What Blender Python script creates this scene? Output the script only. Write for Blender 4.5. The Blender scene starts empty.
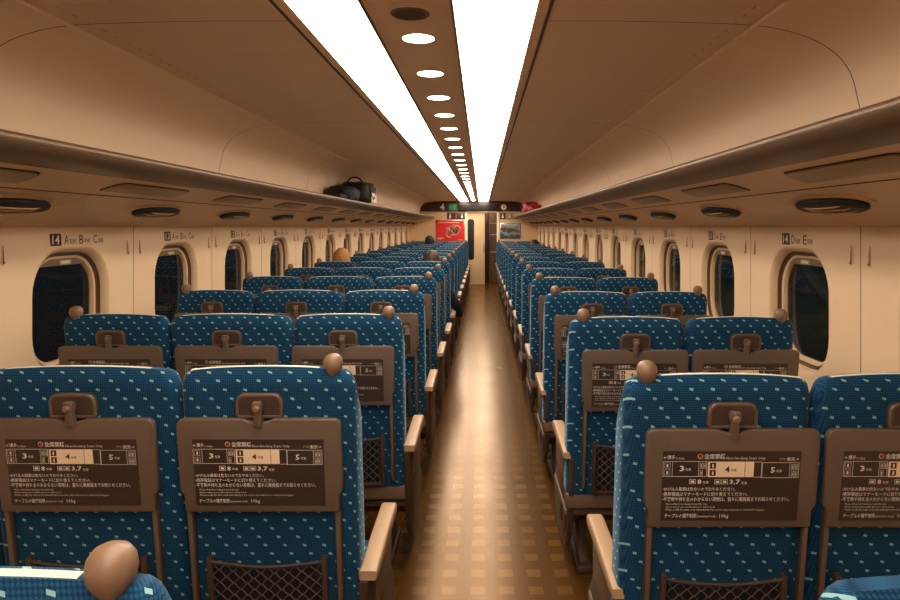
import bpy, bmesh, math, random
from mathutils import Vector, Matrix
R = math.radians
random.seed(7)
SC = bpy.context.scene
COL = SC.collection

# ------------------------------------------------------------------ camera
CAMZ = 1.55
cd = bpy.data.cameras.new('camera'); cam = bpy.data.objects.new('camera', cd); COL.objects.link(cam)
cam.location = (0, 0, CAMZ); cam.rotation_euler = (R(90), 0, 0)
cd.sensor_width = 36; cd.lens = 26.0
cd.shift_x = -32 / 900; cd.shift_y = -74 / 900
cd.clip_start = 0.02
SC.camera = cam
# ------------------------------------------------------------------ world, exposure, light levels
w = bpy.data.worlds.new('world'); SC.world = w; w.use_nodes = True
w.node_tree.nodes['Background'].inputs[0].default_value = (0.006, 0.006, 0.006, 1)
w.node_tree.nodes['Background'].inputs[1].default_value = 0.5
SC.view_settings.view_transform = 'Standard'; SC.view_settings.look = 'None'
SC.view_settings.exposure = 1.27; SC.view_settings.gamma = 1.0
STRIP_POWER = 4.6
SPOT_POWER = 9.0
STRIP_COLOR = (1.0, 0.86, 0.70)

# ------------------------------------------------------------------ layout constants (metres)
XC = -0.22                     # centre line of the car
HALF = 1.70
WL, WR = XC - HALF, XC + HALF
Y0, Y1 = -2.66, 17.10
PITCH = 1.04
ROWL, ROWR = 1.725, 1.635
CEIL = CAMZ + 0.65
TILT = math.tan(R(8))

# ------------------------------------------------------------------ materials
MATS = {}
def new_mat(name):
    m = bpy.data.materials.new(name); m.use_nodes = True; MATS[name] = m
    return m, m.node_tree, m.node_tree.nodes['Principled BSDF']
def srgb(r, g, b):
    f = lambda c: (c / 255 / 12.92) if c / 255 <= 0.04045 else ((c / 255 + 0.055) / 1.055) ** 2.4
    return (f(r), f(g), f(b), 1)
def plain(name, col, rough=0.5, metal=0.0, var=0.06, scale=30, bump=0.0, spec=0.5):
    m, t, b = new_mat(name)
    n = t.nodes.new('ShaderNodeTexNoise'); n.inputs['Scale'].default_value = scale; n.inputs['Detail'].default_value = 3
    tc = t.nodes.new('ShaderNodeTexCoord'); t.links.new(tc.outputs['Object'], n.inputs['Vector'])
    mx = t.nodes.new('ShaderNodeMix'); mx.data_type = 'RGBA'
    c = list(col)
    mx.inputs[6].default_value = (c[0] * (1 - var), c[1] * (1 - var), c[2] * (1 - var), 1)
    mx.inputs[7].default_value = (min(1, c[0] * (1 + var)), min(1, c[1] * (1 + var)), min(1, c[2] * (1 + var)), 1)
    t.links.new(n.outputs['Fac'], mx.inputs[0]); t.links.new(mx.outputs[2], b.inputs['Base Color'])
    b.inputs['Roughness'].default_value = rough; b.inputs['Metallic'].default_value = metal
    b.inputs['Specular IOR Level'].default_value = spec
    if bump:
        bp = t.nodes.new('ShaderNodeBump'); bp.inputs['Strength'].default_value = bump; bp.inputs['Distance'].default_value = 0.002
        t.links.new(n.outputs['Fac'], bp.inputs['Height']); t.links.new(bp.outputs['Normal'], b.inputs['Normal'])
    return m
def emit(name, col, s):
    m, t, b = new_mat(name)
    b.inputs['Base Color'].default_value = (0.8, 0.8, 0.8, 1)
    b.inputs['Emission Color'].default_value = (*col[:3], 1); b.inputs['Emission Strength'].default_value = s
    return m
def mth(t, op, a, b=None, c=None):
    n = t.nodes.new('ShaderNodeMath'); n.operation = op
    for i, v in enumerate((a, b, c)):
        if v is None: continue
        if isinstance(v, (int, float)): n.inputs[i].default_value = v
        else: t.links.new(v, n.inputs[i])
    return n.outputs[0]
def mixc(t, fac, a, b):
    n = t.nodes.new('ShaderNodeMix'); n.data_type = 'RGBA'
    if isinstance(fac, (int, float)): n.inputs[0].default_value = fac
    else: t.links.new(fac, n.inputs[0])
    for i, v in ((6, a), (7, b)):
        if isinstance(v, tuple): n.inputs[i].default_value = v
        else: t.links.new(v, n.inputs[i])
    return n.outputs[2]

def fabric():
    m, t, b = new_mat('blue seat fabric')
    tc = t.nodes.new('ShaderNodeTexCoord'); sp = t.nodes.new('ShaderNodeSeparateXYZ')
    t.links.new(tc.outputs['Object'], sp.inputs[0])
    ge = t.nodes.new('ShaderNodeTexCoord')
    u = mth(t, 'ADD', sp.outputs[0], mth(t, 'MULTIPLY', sp.outputs[1], 0.9)); v = sp.outputs[2]
    vr = mth(t, 'DIVIDE', mth(t, 'ADD', v, mth(t, 'MULTIPLY', sp.outputs[1], 0.35)), 0.0235)
    row = mth(t, 'FLOOR', vr); fv = mth(t, 'SUBTRACT', vr, row)
    ur = mth(t, 'ADD', mth(t, 'DIVIDE', u, 0.054), mth(t, 'MULTIPLY', row, 0.37))
    cu = mth(t, 'FLOOR', ur); fu = mth(t, 'SUBTRACT', ur, cu)
    # slanted dash in the middle of each cell
    du = mth(t, 'ABSOLUTE', mth(t, 'SUBTRACT', fu, 0.5))
    dv = mth(t, 'ABSOLUTE', mth(t, 'ADD', mth(t, 'SUBTRACT', fv, 0.5), mth(t, 'MULTIPLY', mth(t, 'SUBTRACT', fu, 0.5), 0.6)))
    dot = mth(t, 'MULTIPLY', mth(t, 'LESS_THAN', du, 0.092), mth(t, 'LESS_THAN', dv, 0.125))
    # woven darker checks
    a = mth(t, 'SINE', mth(t, 'MULTIPLY', mth(t, 'ADD', u, v), 520)); c = mth(t, 'SINE', mth(t, 'MULTIPLY', mth(t, 'SUBTRACT', u, v), 520))
    chk = mth(t, 'GREATER_THAN', mth(t, 'MULTIPLY', a, c), 0.05)
    base = mixc(t, chk, srgb(10, 50, 82), srgb(26, 84, 120))
    n = t.nodes.new('ShaderNodeTexNoise'); n.inputs['Scale'].default_value = 9
    t.links.new(tc.outputs['Object'], n.inputs['Vector'])
    base2 = mixc(t, mth(t, 'MULTIPLY', n.outputs['Fac'], 0.35), base, srgb(10, 44, 74))
    col = mixc(t, dot, base2, srgb(140, 186, 190))
    t.links.new(col, b.inputs['Base Color'])
    b.inputs['Roughness'].default_value = 0.85; b.inputs['Specular IOR Level'].default_value = 0.2
    b.inputs['Sheen Weight'].default_value = 0.25; b.inputs['Sheen Roughness'].default_value = 0.4
    b.inputs['Sheen Tint'].default_value = (0.5, 0.8, 1, 1)
    return m
def ceiling_mat():
    m, t, b = new_mat('ceiling board')
    tc = t.nodes.new('ShaderNodeTexCoord'); mp = t.nodes.new('ShaderNodeMapping')
    mp.inputs['Scale'].default_value = (1.2, 70, 1.2)
    t.links.new(tc.outputs['Object'], mp.inputs[0])
    n = t.nodes.new('ShaderNodeTexNoise'); n.inputs['Scale'].default_value = 1.6; n.inputs['Detail'].default_value = 4
    t.links.new(mp.outputs[0], n.inputs['Vector'])
    col = mixc(t, n.outputs['Fac'], srgb(226, 190, 155), srgb(244, 214, 182))
    t.links.new(col, b.inputs['Base Color']); b.inputs['Roughness'].default_value = 0.55
    bp = t.nodes.new('ShaderNodeBump'); bp.inputs['Strength'].default_value = 0.25; bp.inputs['Distance'].default_value = 0.002
    t.links.new(n.outputs['Fac'], bp.inputs['Height']); t.links.new(bp.outputs['Normal'], b.inputs['Normal'])
    return m
def floor_mat():
    m, t, b = new_mat('patterned vinyl floor')
    tc = t.nodes.new('ShaderNodeTexCoord'); sp = t.nodes.new('ShaderNodeSeparateXYZ')
    t.links.new(tc.outputs['Object'], sp.inputs[0])
    P = 0.124
    fx = mth(t, 'FRACT', mth(t, 'DIVIDE', mth(t, 'ADD', sp.outputs[0], 10.0), P)); fy = mth(t, 'FRACT', mth(t, 'DIVIDE', mth(t, 'ADD', sp.outputs[1], 10.0), 0.138))
    sx = mth(t, 'LESS_THAN', mth(t, 'ABSOLUTE', mth(t, 'SUBTRACT', fx, 0.5)), 0.25)
    sy = mth(t, 'LESS_THAN', mth(t, 'ABSOLUTE', mth(t, 'SUBTRACT', fy, 0.5)), 0.22)
    sq = mth(t, 'MULTIPLY', sx, sy)
    n = t.nodes.new('ShaderNodeTexNoise'); n.inputs['Scale'].default_value = 160; n.inputs['Detail'].default_value = 2
    t.links.new(tc.outputs['Object'], n.inputs['Vector'])
    n2 = t.nodes.new('ShaderNodeTexNoise'); n2.inputs['Scale'].default_value = 2.2; n2.inputs['Detail'].default_value = 4
    t.links.new(tc.outputs['Object'], n2.inputs['Vector'])
    c1 = mixc(t, n.outputs['Fac'], srgb(76, 47, 15), srgb(108, 72, 28))
    c2 = mixc(t, n.outputs['Fac'], srgb(92, 62, 25), srgb(132, 94, 44))
    c = mixc(t, sq, c1, c2)
    c = mixc(t, mth(t, 'MULTIPLY', n2.outputs['Fac'], 0.3), c, srgb(84, 54, 20))
    t.links.new(c, b.inputs['Base Color'])
    rg = t.nodes.new('ShaderNodeMapRange'); rg.inputs[3].default_value = 0.18; rg.inputs[4].default_value = 0.31; b.inputs['Metallic'].default_value = 0.35
    t.links.new(n2.outputs['Fac'], rg.inputs[0]); t.links.new(rg.outputs[0], b.inputs['Roughness'])
    b.inputs['Specular IOR Level'].default_value = 0.36; b.inputs['Specular Tint'].default_value = (1.0, 0.8, 0.55, 1)
    bp = t.nodes.new('ShaderNodeBump'); bp.inputs['Strength'].default_value = 0.12; bp.inputs['Distance'].default_value = 0.001
    t.links.new(n.outputs['Fac'], bp.inputs['Height']); t.links.new(bp.outputs['Normal'], b.inputs['Normal'])
    return m
FAB = fabric(); CEILM = ceiling_mat(); FLOORM = floor_mat()
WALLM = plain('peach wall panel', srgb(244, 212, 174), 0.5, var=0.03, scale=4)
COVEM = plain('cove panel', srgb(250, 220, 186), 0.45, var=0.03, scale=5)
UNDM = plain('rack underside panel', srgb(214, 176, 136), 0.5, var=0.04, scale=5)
LIPM = plain('rack lip metal', srgb(112, 86, 62), 0.40, metal=0.3, var=0.05, scale=60)
DARKGAP = plain('dark groove', srgb(46, 30, 20), 0.8)
LINEM = plain('pale edge strip', srgb(250, 226, 194), 0.4)
TRAYM = plain('brown tray plastic', srgb(106, 88, 74), 0.42, var=0.05, scale=300, bump=0.15)
TRAYD = plain('dark notice film', srgb(62, 46, 37), 0.45, var=0.05)
ARMD = plain('dark brown plastic', srgb(74, 55, 44), 0.5)
KNOBM = plain('tan knob plastic', srgb(134, 106, 84), 0.38, var=0.03)
COVERM = plain('cream headrest cloth', srgb(226, 216, 192), 0.9, var=0.03, scale=200, bump=0.2)
ARMT = plain('tan armrest plastic', srgb(176, 144, 112), 0.45, var=0.04)
BASEM = plain('grey brown seat base', srgb(112, 88, 70), 0.5)
NETD = plain('pocket backing', srgb(22, 24, 32), 0.9)
NETM = plain('pocket cord', srgb(84, 66, 54), 0.7)
CHROME = plain('steel', (0.55, 0.52, 0.48, 1), 0.25, metal=1.0)
INKW = plain('white ink', srgb(226, 216, 202), 0.6, var=0.0)
INKC = plain('cream ink', srgb(250, 222, 188), 0.6, var=0.0)
INKR = plain('red ink', srgb(200, 50, 40), 0.6, var=0.0)
INKD = plain('dark ink', srgb(44, 34, 30), 0.6, var=0.0)
BLACK = plain('black plastic', srgb(16, 14, 14), 0.55)
VENTM = plain('vent black', srgb(26, 20, 17), 0.6)
FRAMEM = plain('window frame bronze', srgb(120, 92, 68), 0.35, metal=0.4)
REVEAL = plain('window reveal', srgb(228, 194, 154), 0.45, var=0.02)
BLINDM = plain('roller blind', srgb(128, 102, 78), 0.7)
READM = plain('reading lamp cover', srgb(150, 120, 84), 0.4)
PANELM = plain('end wall panel', srgb(226, 190, 146), 0.5, var=0.03, scale=4)
DARKW = plain('dark wood panel', srgb(66, 42, 30), 0.4, var=0.12, scale=12)
GREEN = emit('green display', (0.02, 0.16, 0.07), 0.25); GREEN.node_tree.nodes['Principled BSDF'].inputs['Base Color'].default_value = (0.01, 0.08, 0.04, 1)
REDM = plain('poster red', srgb(226, 26, 22), 0.5, var=0.05)
SILV = plain('poster silver', srgb(170, 160, 140), 0.4, metal=0.3)
BAGM = plain('black bag cloth', srgb(18, 15, 15), 0.7, var=0.3, scale=40, bump=0.5)
BAGR = plain('red bag cloth', srgb(170, 20, 26), 0.5, var=0.2, scale=20, bump=0.4)
SKIN = plain('skin', srgb(214, 160, 124), 0.55, var=0.04)
HAIRB = plain('black hair', srgb(20, 15, 13), 0.6, var=0.3, scale=90, bump=0.6)
HAIRD = plain('dark brown hair', srgb(52, 34, 24), 0.6, var=0.3, scale=90, bump=0.6)
HAIRT = plain('light brown hair', srgb(176, 122, 74), 0.6, var=0.25, scale=90, bump=0.6)
COATB = plain('black coat', srgb(18, 16, 18), 0.85)
COATG = plain('grey jacket', srgb(70, 66, 64), 0.85)
COATN = plain('navy jacket', srgb(30, 36, 56), 0.85)
TROU = plain('dark trousers', srgb(28, 26, 30), 0.85)
CONC = plain('platform concrete', srgb(90, 88, 80), 0.85)
GREENP = plain('green platform steel', srgb(70, 96, 66), 0.5)
STEELB = plain('platform beam', srgb(96, 92, 84), 0.6)
STRIPM = emit('light diffuser', STRIP_COLOR, STRIP_POWER)
SPOTM = emit('downlight lens', (1.0, 0.86, 0.70), SPOT_POWER)
TUBEM = emit('platform tube lamp', (0.85, 1.0, 0.85), 3.0)
def glass_mat():
    m, t, b = new_mat('window glass')
    b.inputs['Base Color'].default_value = (0.75, 0.8, 0.78, 1); b.inputs['Roughness'].default_value = 0.02
    b.inputs['Transmission Weight'].default_value = 1.0; b.inputs['IOR'].default_value = 1.2
    return m
GLASS = glass_mat()

# ------------------------------------------------------------------ mesh builder
class MB:
    def __init__(s): s.v = []; s.f = []; s.m = []; s.mats = []
    def mi(s, mat):
        if mat not in s.mats: s.mats.append(mat)
        return s.mats.index(mat)
    def add(s, vs, fs, mat, fn=None):
        o = len(s.v); i = s.mi(mat)
        for p in vs: s.v.append(fn(*p) if fn else tuple(p))
        for f in fs: s.f.append([a + o for a in f]); s.m.append(i)
    def box(s, x0, x1, y0, y1, z0, z1, mat, fn=None):
        vs = [(x, y, z) for x in (x0, x1) for y in (y0, y1) for z in (z0, z1)]
        s.add(vs, [(0, 1, 3, 2), (4, 6, 7, 5), (0, 4, 5, 1), (2, 3, 7, 6), (0, 2, 6, 4), (1, 5, 7, 3)], mat, fn)
    def rbox(s, x0, x1, y0, y1, z0, z1, r, mat, fn=None, seg=2):
        bm = bmesh.new(); bmesh.ops.create_cube(bm, size=1)
        for v in bm.verts: v.co = Vector(((x0 + x1) / 2 + v.co.x * (x1 - x0), (y0 + y1) / 2 + v.co.y * (y1 - y0), (z0 + z1) / 2 + v.co.z * (z1 - z0)))
        bmesh.ops.bevel(bm, geom=bm.edges[:], offset=r, segments=seg, profile=0.5, affect='EDGES')
        bm.verts.index_update()
        s.add([tuple(v.co) for v in bm.verts], [[v.index for v in f.verts] for f in bm.faces], mat, fn); bm.free()
    def loft(s, rings, mat, closed=True, cap0=True, cap1=True, fn=None):
        n = len(rings[0]); vs = [p for r in rings for p in r]; fs = []
        for k in range(len(rings) - 1):
            for i in range(n if closed else n - 1):
                j = (i + 1) % n
                fs.append((k * n + i, k * n + j, (k + 1) * n + j, (k + 1) * n + i))
        if cap0: fs.append(tuple(range(n))[::-1])
        if cap1: fs.append(tuple((len(rings) - 1) * n + i for i in range(n)))
        s.add(vs, fs, mat, fn)
    def plate(s, out, y0, y1, r, mat, fn=None, seg=3):
        """rounded slab: 2D outline (x,z), thickness along y, edge radius r on both faces"""
        n = len(out); cx = sum(p[0] for p in out) / n; cz = sum(p[1] for p in out) / n
        area = sum(out[i][0] * out[(i + 1) % n][1] - out[(i + 1) % n][0] * out[i][1] for i in range(n))
        if area < 0: out = out[::-1]
        nr = []
        for i in range(n):
            a, b, c = out[i - 1], out[i], out[(i + 1) % n]
            e1 = Vector((b[0] - a[0], b[1] - a[1])); e2 = Vector((c[0] - b[0], c[1] - b[1]))
            if e1.length > 0: e1.normalize()
            if e2.length > 0: e2.normalize()
            d = Vector((e1.y + e2.y, -(e1.x + e2.x)))
            if d.length > 1e-6: d.normalize()
            nr.append(d)
        def ring(ins, y): return [(p[0] - q.x * ins, y, p[1] - q.y * ins) for p, q in zip(out, nr)]
        rings = []
        for k in range(seg + 1):
            a = math.pi / 2 * k / seg; rings.append(ring(r * (1 - math.sin(a)), y0 + r * (1 - math.cos(a))))
        for k in range(seg, -1, -1):
            a = math.pi / 2 * k / seg; rings.append(ring(r * (1 - math.sin(a)), y1 - r * (1 - math.cos(a))))
        s.loft(rings, mat, fn=fn)
    def tube(s, pts, rad, mat, n=6, fn=None, closed=False):
        pts = [Vector(p) for p in pts]; rings = []; L = len(pts); prev = None
        rd = rad if isinstance(rad, (list, tuple)) else [rad] * L
        for i, p in enumerate(pts):
            if closed: d = pts[(i + 1) % L] - pts[i - 1]
            else: d = pts[min(i + 1, L - 1)] - pts[max(i - 1, 0)]
            d.normalize()
            if prev is None:
                up = Vector((0, 0, 1)) if abs(d.z) < 0.9 else Vector((0, 1, 0))
                a = d.cross(up).normalized()
            else:
                a = (prev - d * prev.dot(d)).normalized()
            prev = a; b = d.cross(a)
            rings.append([tuple(p + (a * math.cos(t) + b * math.sin(t)) * rd[i]) for t in [2 * math.pi * k / n for k in range(n)]])
        if closed: rings.append(rings[0])
        s.loft(rings, mat, cap0=not closed, cap1=not closed, fn=fn)
    def lathe(s, prof, c, mat, n=20, axis='z', fn=None):
        rings = []
        for r, h in prof:
            ring = []
            for k in range(n):
                t = 2 * math.pi * k / n; a, b = r * math.cos(t), r * math.sin(t)
                p = {'z': (a, b, h), 'y': (a, h, b), 'x': (h, a, b)}[axis]
                ring.append((c[0] + p[0], c[1] + p[1], c[2] + p[2]))
            rings.append(ring)
        s.loft(rings, mat, fn=fn)
    def mesh(s, name, smooth=True, ang=35):
        me = bpy.data.meshes.new(name); me.from_pydata(s.v, [], s.f)
        for m in s.mats: me.materials.append(m)
        me.polygons.foreach_set('material_index', s.m)
        bm = bmesh.new(); bm.from_mesh(me); bmesh.ops.recalc_face_normals(bm, faces=bm.faces[:]); bm.to_mesh(me); bm.free()
        if smooth:
            me.polygons.foreach_set('use_smooth', [True] * len(me.polygons)); me.set_sharp_from_angle(angle=R(ang))
        return me
    def build(s, name, parent=None, smooth=True, ang=35, loc=None):
        o = bpy.data.objects.new(name, s.mesh(name, smooth, ang)); COL.objects.link(o)
        if parent: o.parent = parent
        if loc: o.location = loc
        return o
def link(name, mesh, parent=None):
    o = bpy.data.objects.new(name, mesh); COL.objects.link(o)
    if parent: o.parent = parent
    return o
def empty(name, loc, rz=0):
    o = bpy.data.objects.new(name, None); COL.objects.link(o); o.location = loc; o.rotation_euler.z = rz; o.empty_display_size = 0.1
    return o
def tag(o, label, cat, group=None):
    o['label'] = label; o['category'] = cat
    if group: o['group'] = group
    return o
def struct(o): o['kind'] = 'structure'; return o
def dup(root):
    r = root.copy(); COL.objects.link(r)
    for ch in list(root.children):
        c = ch.copy(); COL.objects.link(c); c.parent = r
        for g in list(ch.children):
            d = g.copy(); COL.objects.link(d); d.parent = c
    return r
def rrect(x0, x1, z0, z1, r, n=5):
    """rounded rectangle, counter-clockwise; r single or (bl, br, tr, tl)"""
    rr = r if isinstance(r, (list, tuple)) else (r,) * 4
    out = []
    for (cx, cz, a0, q) in ((x0, z0, 180, 0), (x1, z0, 270, 1), (x1, z1, 0, 2), (x0, z1, 90, 3)):
        q = rr[q]; sx = 1 if cx == x0 else -1; sz = 1 if cz == z0 else -1
        for k in range(n + 1):
            a = R(a0 + 90 * k / n); out.append((cx + sx * q + q * math.cos(a), cz + sz * q + q * math.sin(a)))
    return out
# text ---------------------------------------------------------------
def text_geo(s, res=2, bold=0.0):
    cu = bpy.data.curves.new('t', 'FONT'); cu.body = s; cu.resolution_u = res; cu.size = 1; cu.fill_mode = 'BOTH'; cu.offset = bold
    ob = bpy.data.objects.new('t', cu); COL.objects.link(ob)
    dg = bpy.context.evaluated_depsgraph_get(); me = bpy.data.meshes.new_from_object(ob.evaluated_get(dg))
    vs = [tuple(v.co) for v in me.vertices]; fs = [tuple(p.vertices) for p in me.polygons]
    bpy.data.objects.remove(ob); bpy.data.curves.remove(cu); bpy.data.meshes.remove(me)
    return vs, fs
def put_text(mb, s, x0, x1, z0, z1, y, mat, fn=None, res=2, bold=0.0):
    """text stretched into the box x0..x1, z0..z1 on the plane y, reading from -y"""
    vs, fs = text_geo(s, res, bold)
    if not vs: return
    ax = min(v[0] for v in vs); bx = max(v[0] for v in vs); az = min(v[1] for v in vs); bz = max(v[1] for v in vs)
    mb.add([(x0 + (v[0] - ax) / (bx - ax + 1e-9) * (x1 - x0), y, z0 + (v[1] - az) / (bz - az + 1e-9) * (z1 - z0)) for v in vs], fs, mat, fn)

# ================================================================== the car body
def prof_x(side, h): return XC + side * h
def sweep(mb, prof, side, ya, yb, mat):
    mb.loft([[(prof_x(side, h), y, z) for h, z in prof] for y in (ya, yb)], mat, closed=False, cap0=False, cap1=False)

b = MB(); b.box(WL - 0.1, WR + 0.1, Y0, Y1 + 0.05, -0.05, 0.0, FLOORM); struct(b.build('floor', smooth=False))

def arc(p0, p1, p2, n=10):
    return [((1 - t) ** 2 * p0[0] + 2 * t * (1 - t) * p1[0] + t * t * p2[0], (1 - t) ** 2 * p0[1] + 2 * t * (1 - t) * p1[1] + t * t * p2[1]) for t in [k / n for k in range(n + 1)]]
SEAMH = 1.08; SEAMZ = CAMZ + 0.636
ceil_flat = [(0.385, CEIL), (0.6, CEIL), (0.8, CEIL - 0.003), (1.0, CEIL - 0.009), (SEAMH - 0.004, SEAMZ)]
cove = arc((SEAMH + 0.004, SEAMZ), (1.36, SEAMZ - 0.03), (1.40, CAMZ + 0.45), 14) + [(1.42, CAMZ + 0.36), (1.435, CAMZ + 0.24)]
JOINTS = [2.06 + 2.0 * k for k in range(-2, 8)]
ys = [Y0] + [j for j in JOINTS if Y0 < j < Y1 - 0.3] + [Y1]
cm = MB()
cm.loft([[(XC - 0.135, y, CEIL), (XC + 0.135, y, CEIL)] for y in (Y0, Y1)], CEILM, closed=False, cap0=False, cap1=False)
for side in (-1, 1):
    for a, c in zip(ys[:-1], ys[1:]):
        sweep(cm, ceil_flat, side, a + 0.0022, c - 0.0022, CEILM)
        sweep(cm, cove, side, a + 0.0022, c - 0.0022, COVEM)
    back = [(h, z + 0.012) for h, z in ceil_flat] + [(h + 0.01, z + 0.008) for h, z in cove]
    sweep(cm, back, side, Y0, Y1, DARKGAP)
    # pale edge strip along the seam
    sweep(cm, [(SEAMH - 0.004, SEAMZ + 0.002), (SEAMH - 0.002, SEAMZ - 0.010), (SEAMH + 0.003, SEAMZ - 0.010)], side, Y0, Y1, LINEM)
    # row of little air slots beside the seam
    y = Y0 + 0.05
    while y < Y1 - 0.1:
        x = prof_x(side, SEAMH - 0.065); cm.box(min(x, x + side * 0.003), max(x, x + side * 0.003), y, y + 0.022, SEAMZ + 0.001, SEAMZ + 0.01, UNDM); y += 0.075
struct(cm.build('ceiling', ang=25))

# luminous strips with their trims
for side, word in ((-1, 'left'), (1, 'right')):
    st = empty('ceiling_light_strip', (XC + side * 0.25, (Y0 + Y1) / 2, CEIL))
    tag(st, f'long white luminous ceiling strip to the {word} of the row of round downlights', 'ceiling light', 'luminous ceiling strips')
    def F(x, y, z, s=side):
        if x > 0.2: x += -0.026 if s < 0 else 0.010
        return (s * x - s * 0.25, y - (Y0 + Y1) / 2, z - CEIL)
    d = MB(); d.box(0.135, 0.372, Y0 + 0.01, Y1 - 0.01, CEIL - 0.002, CEIL + 0.02, STRIPM, F); d.build('diffuser', st, smooth=False)
    t_ = MB()
    t_.box(0.128, 0.136, Y0, Y1, CEIL - 0.006, CEIL + 0.02, LIPM, F)
    t_.box(0.372, 0.404, Y0, Y1, CEIL - 0.006, CEIL + 0.02, CEILM, F)
    t_.box(0.410, 0.418, Y0, Y1, CEIL - 0.004, CEIL + 0.02, ARMD, F)
    t_.box(0.404, 0.410, Y0, Y1, CEIL + 0.006, CEIL + 0.02, DARKGAP, F)
    t_.build('trim', st, smooth=False)
    k = 0; y = 1.3
    j = MB()
    while y < Y1 - 0.3:
        j.box(0.350, 0.372, y - 0.004, y + 0.004, CEIL - 0.004, CEIL + 0.001, LINEM, F); y += 0.74
    j.build('joint_clip', st, smooth=False)['kind'] = 'stuff'

# downlights
ORD = ['first', 'second', 'third', 'fourth', 'fifth', 'sixth', 'seventh', 'eighth', 'ninth', 'tenth', 'eleventh', 'twelfth', 'thirteenth', 'fourteenth', 'fifteenth', 'sixteenth',
       'seventeenth', 'eighteenth', 'nineteenth', 'twentieth', 'twenty-first', 'twenty-second', 'twenty-third', 'twenty-fourth', 'twenty-fifth', 'twenty-sixth', 'twenty-seventh', 'twenty-eighth', 'twenty-ninth', 'thirtieth']
dl0 = None; i = 0; y = 2.247
while y < Y1 - 0.2:
    if dl0 is None:
        dl0 = empty('ceiling_downlight', (XC, y, CEIL))
        r_ = MB(); r_.lathe([(0.0555, 0.001), (0.0555, -0.003), (0.062, -0.003), (0.064, 0.001)], (0, 0, 0), CEILM, 28); r_.build('rim', dl0)
        l_ = MB(); l_.lathe([(0.002, -0.0022), (0.054, -0.0022), (0.0555, 0.001)], (0, 0, 0), SPOTM, 28); l_.build('lens', dl0)
        o = dl0
    else:
        o = dup(dl0); o.location = (XC, y, CEIL)
    tag(o, f'small round white ceiling downlight, {ORD[i]} one counted from the speaker grille', 'ceiling light', 'round ceiling downlights'); i += 1; y += 0.52
sp = empty('ceiling_speaker', (XC, 1.99, CEIL)); tag(sp, 'round brown perforated speaker grille in the ceiling before the first downlight', 'speaker')
g = MB(); g.lathe([(0.002, -0.004), (0.056, -0.004), (0.062, 0.001)], (0, 0, 0), BASEM, 32); g.build('grille', sp)
g = MB()
for a in range(-8, 9):
    for c in range(-8, 9):
        if a * a + c * c < 62: g.lathe([(0.0005, -0.0048), (0.0018, -0.0046), (0.002, -0.0035)], (a * 0.0062, c * 0.0062, 0), DARKGAP, 6)
pf = g.build('perforation', sp); pf['kind'] = 'stuff'

# luggage racks
lip = arc((1.075, 1.800), (1.02, 1.812), (1.018, 1.788), 6) + arc((1.018, 1.788), (1.022, 1.750), (1.116, 1.728), 8)[1:]
under = [(1.116, 1.7275), (1.135, 1.727), (1.30, 1.674)]
under2 = [(1.304, 1.672), (1.42, 1.640), (1.56, 1.598)] + arc((1.56, 1.598), (1.66, 1.566), (1.698, 1.545), 5)[1:]
for side, word in ((-1, 'left'), (1, 'right')):
    rk = empty('luggage_rack', (XC + side * 1.25, (Y0 + Y1) / 2, 1.72))
    tag(rk, f'long tan overhead luggage rack with rounded brown edge above the {word} windows', 'luggage rack', 'overhead luggage racks')
    def F(x, y, z, s=side): return (x - XC - s * 1.25, y - (Y0 + Y1) / 2, z - 1.72)
    def S(prof, nm, mat, extra=None, a=Y0, c=Y1):
        m_ = MB(); m_.loft([[(prof_x(side, h), yy, z) for h, z in prof] for yy in (a, c)], mat, closed=False, cap0=False, cap1=False, fn=F)
        if extra: extra(m_)
        return m_.build(nm, rk, ang=40)
    S(lip, 'lip', LIPM)
    S([(1.070, 1.8005), (1.43, 1.785)], 'shelf', LIPM)
    def ex(m_):
        for k in range(-4, 14):
            yy = 2.54 + PITCH * k
            m_.loft([[(prof_x(side, h), q, z - 0.0012) for h, z in under2] for q in (yy - 0.0015, yy + 0.0015)], DARKGAP, closed=False, cap0=False, cap1=False, fn=F)
        m_.loft([[(prof_x(side, 1.2995), q, 1.6735), (prof_x(side, 1.305), q, 1.671)] for q in (Y0, Y1)], DARKGAP, closed=False, cap0=False, cap1=False, fn=F)
    S(under, 'underside', UNDM); S(under2, 'duct_cover', UNDM, ex)

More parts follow.
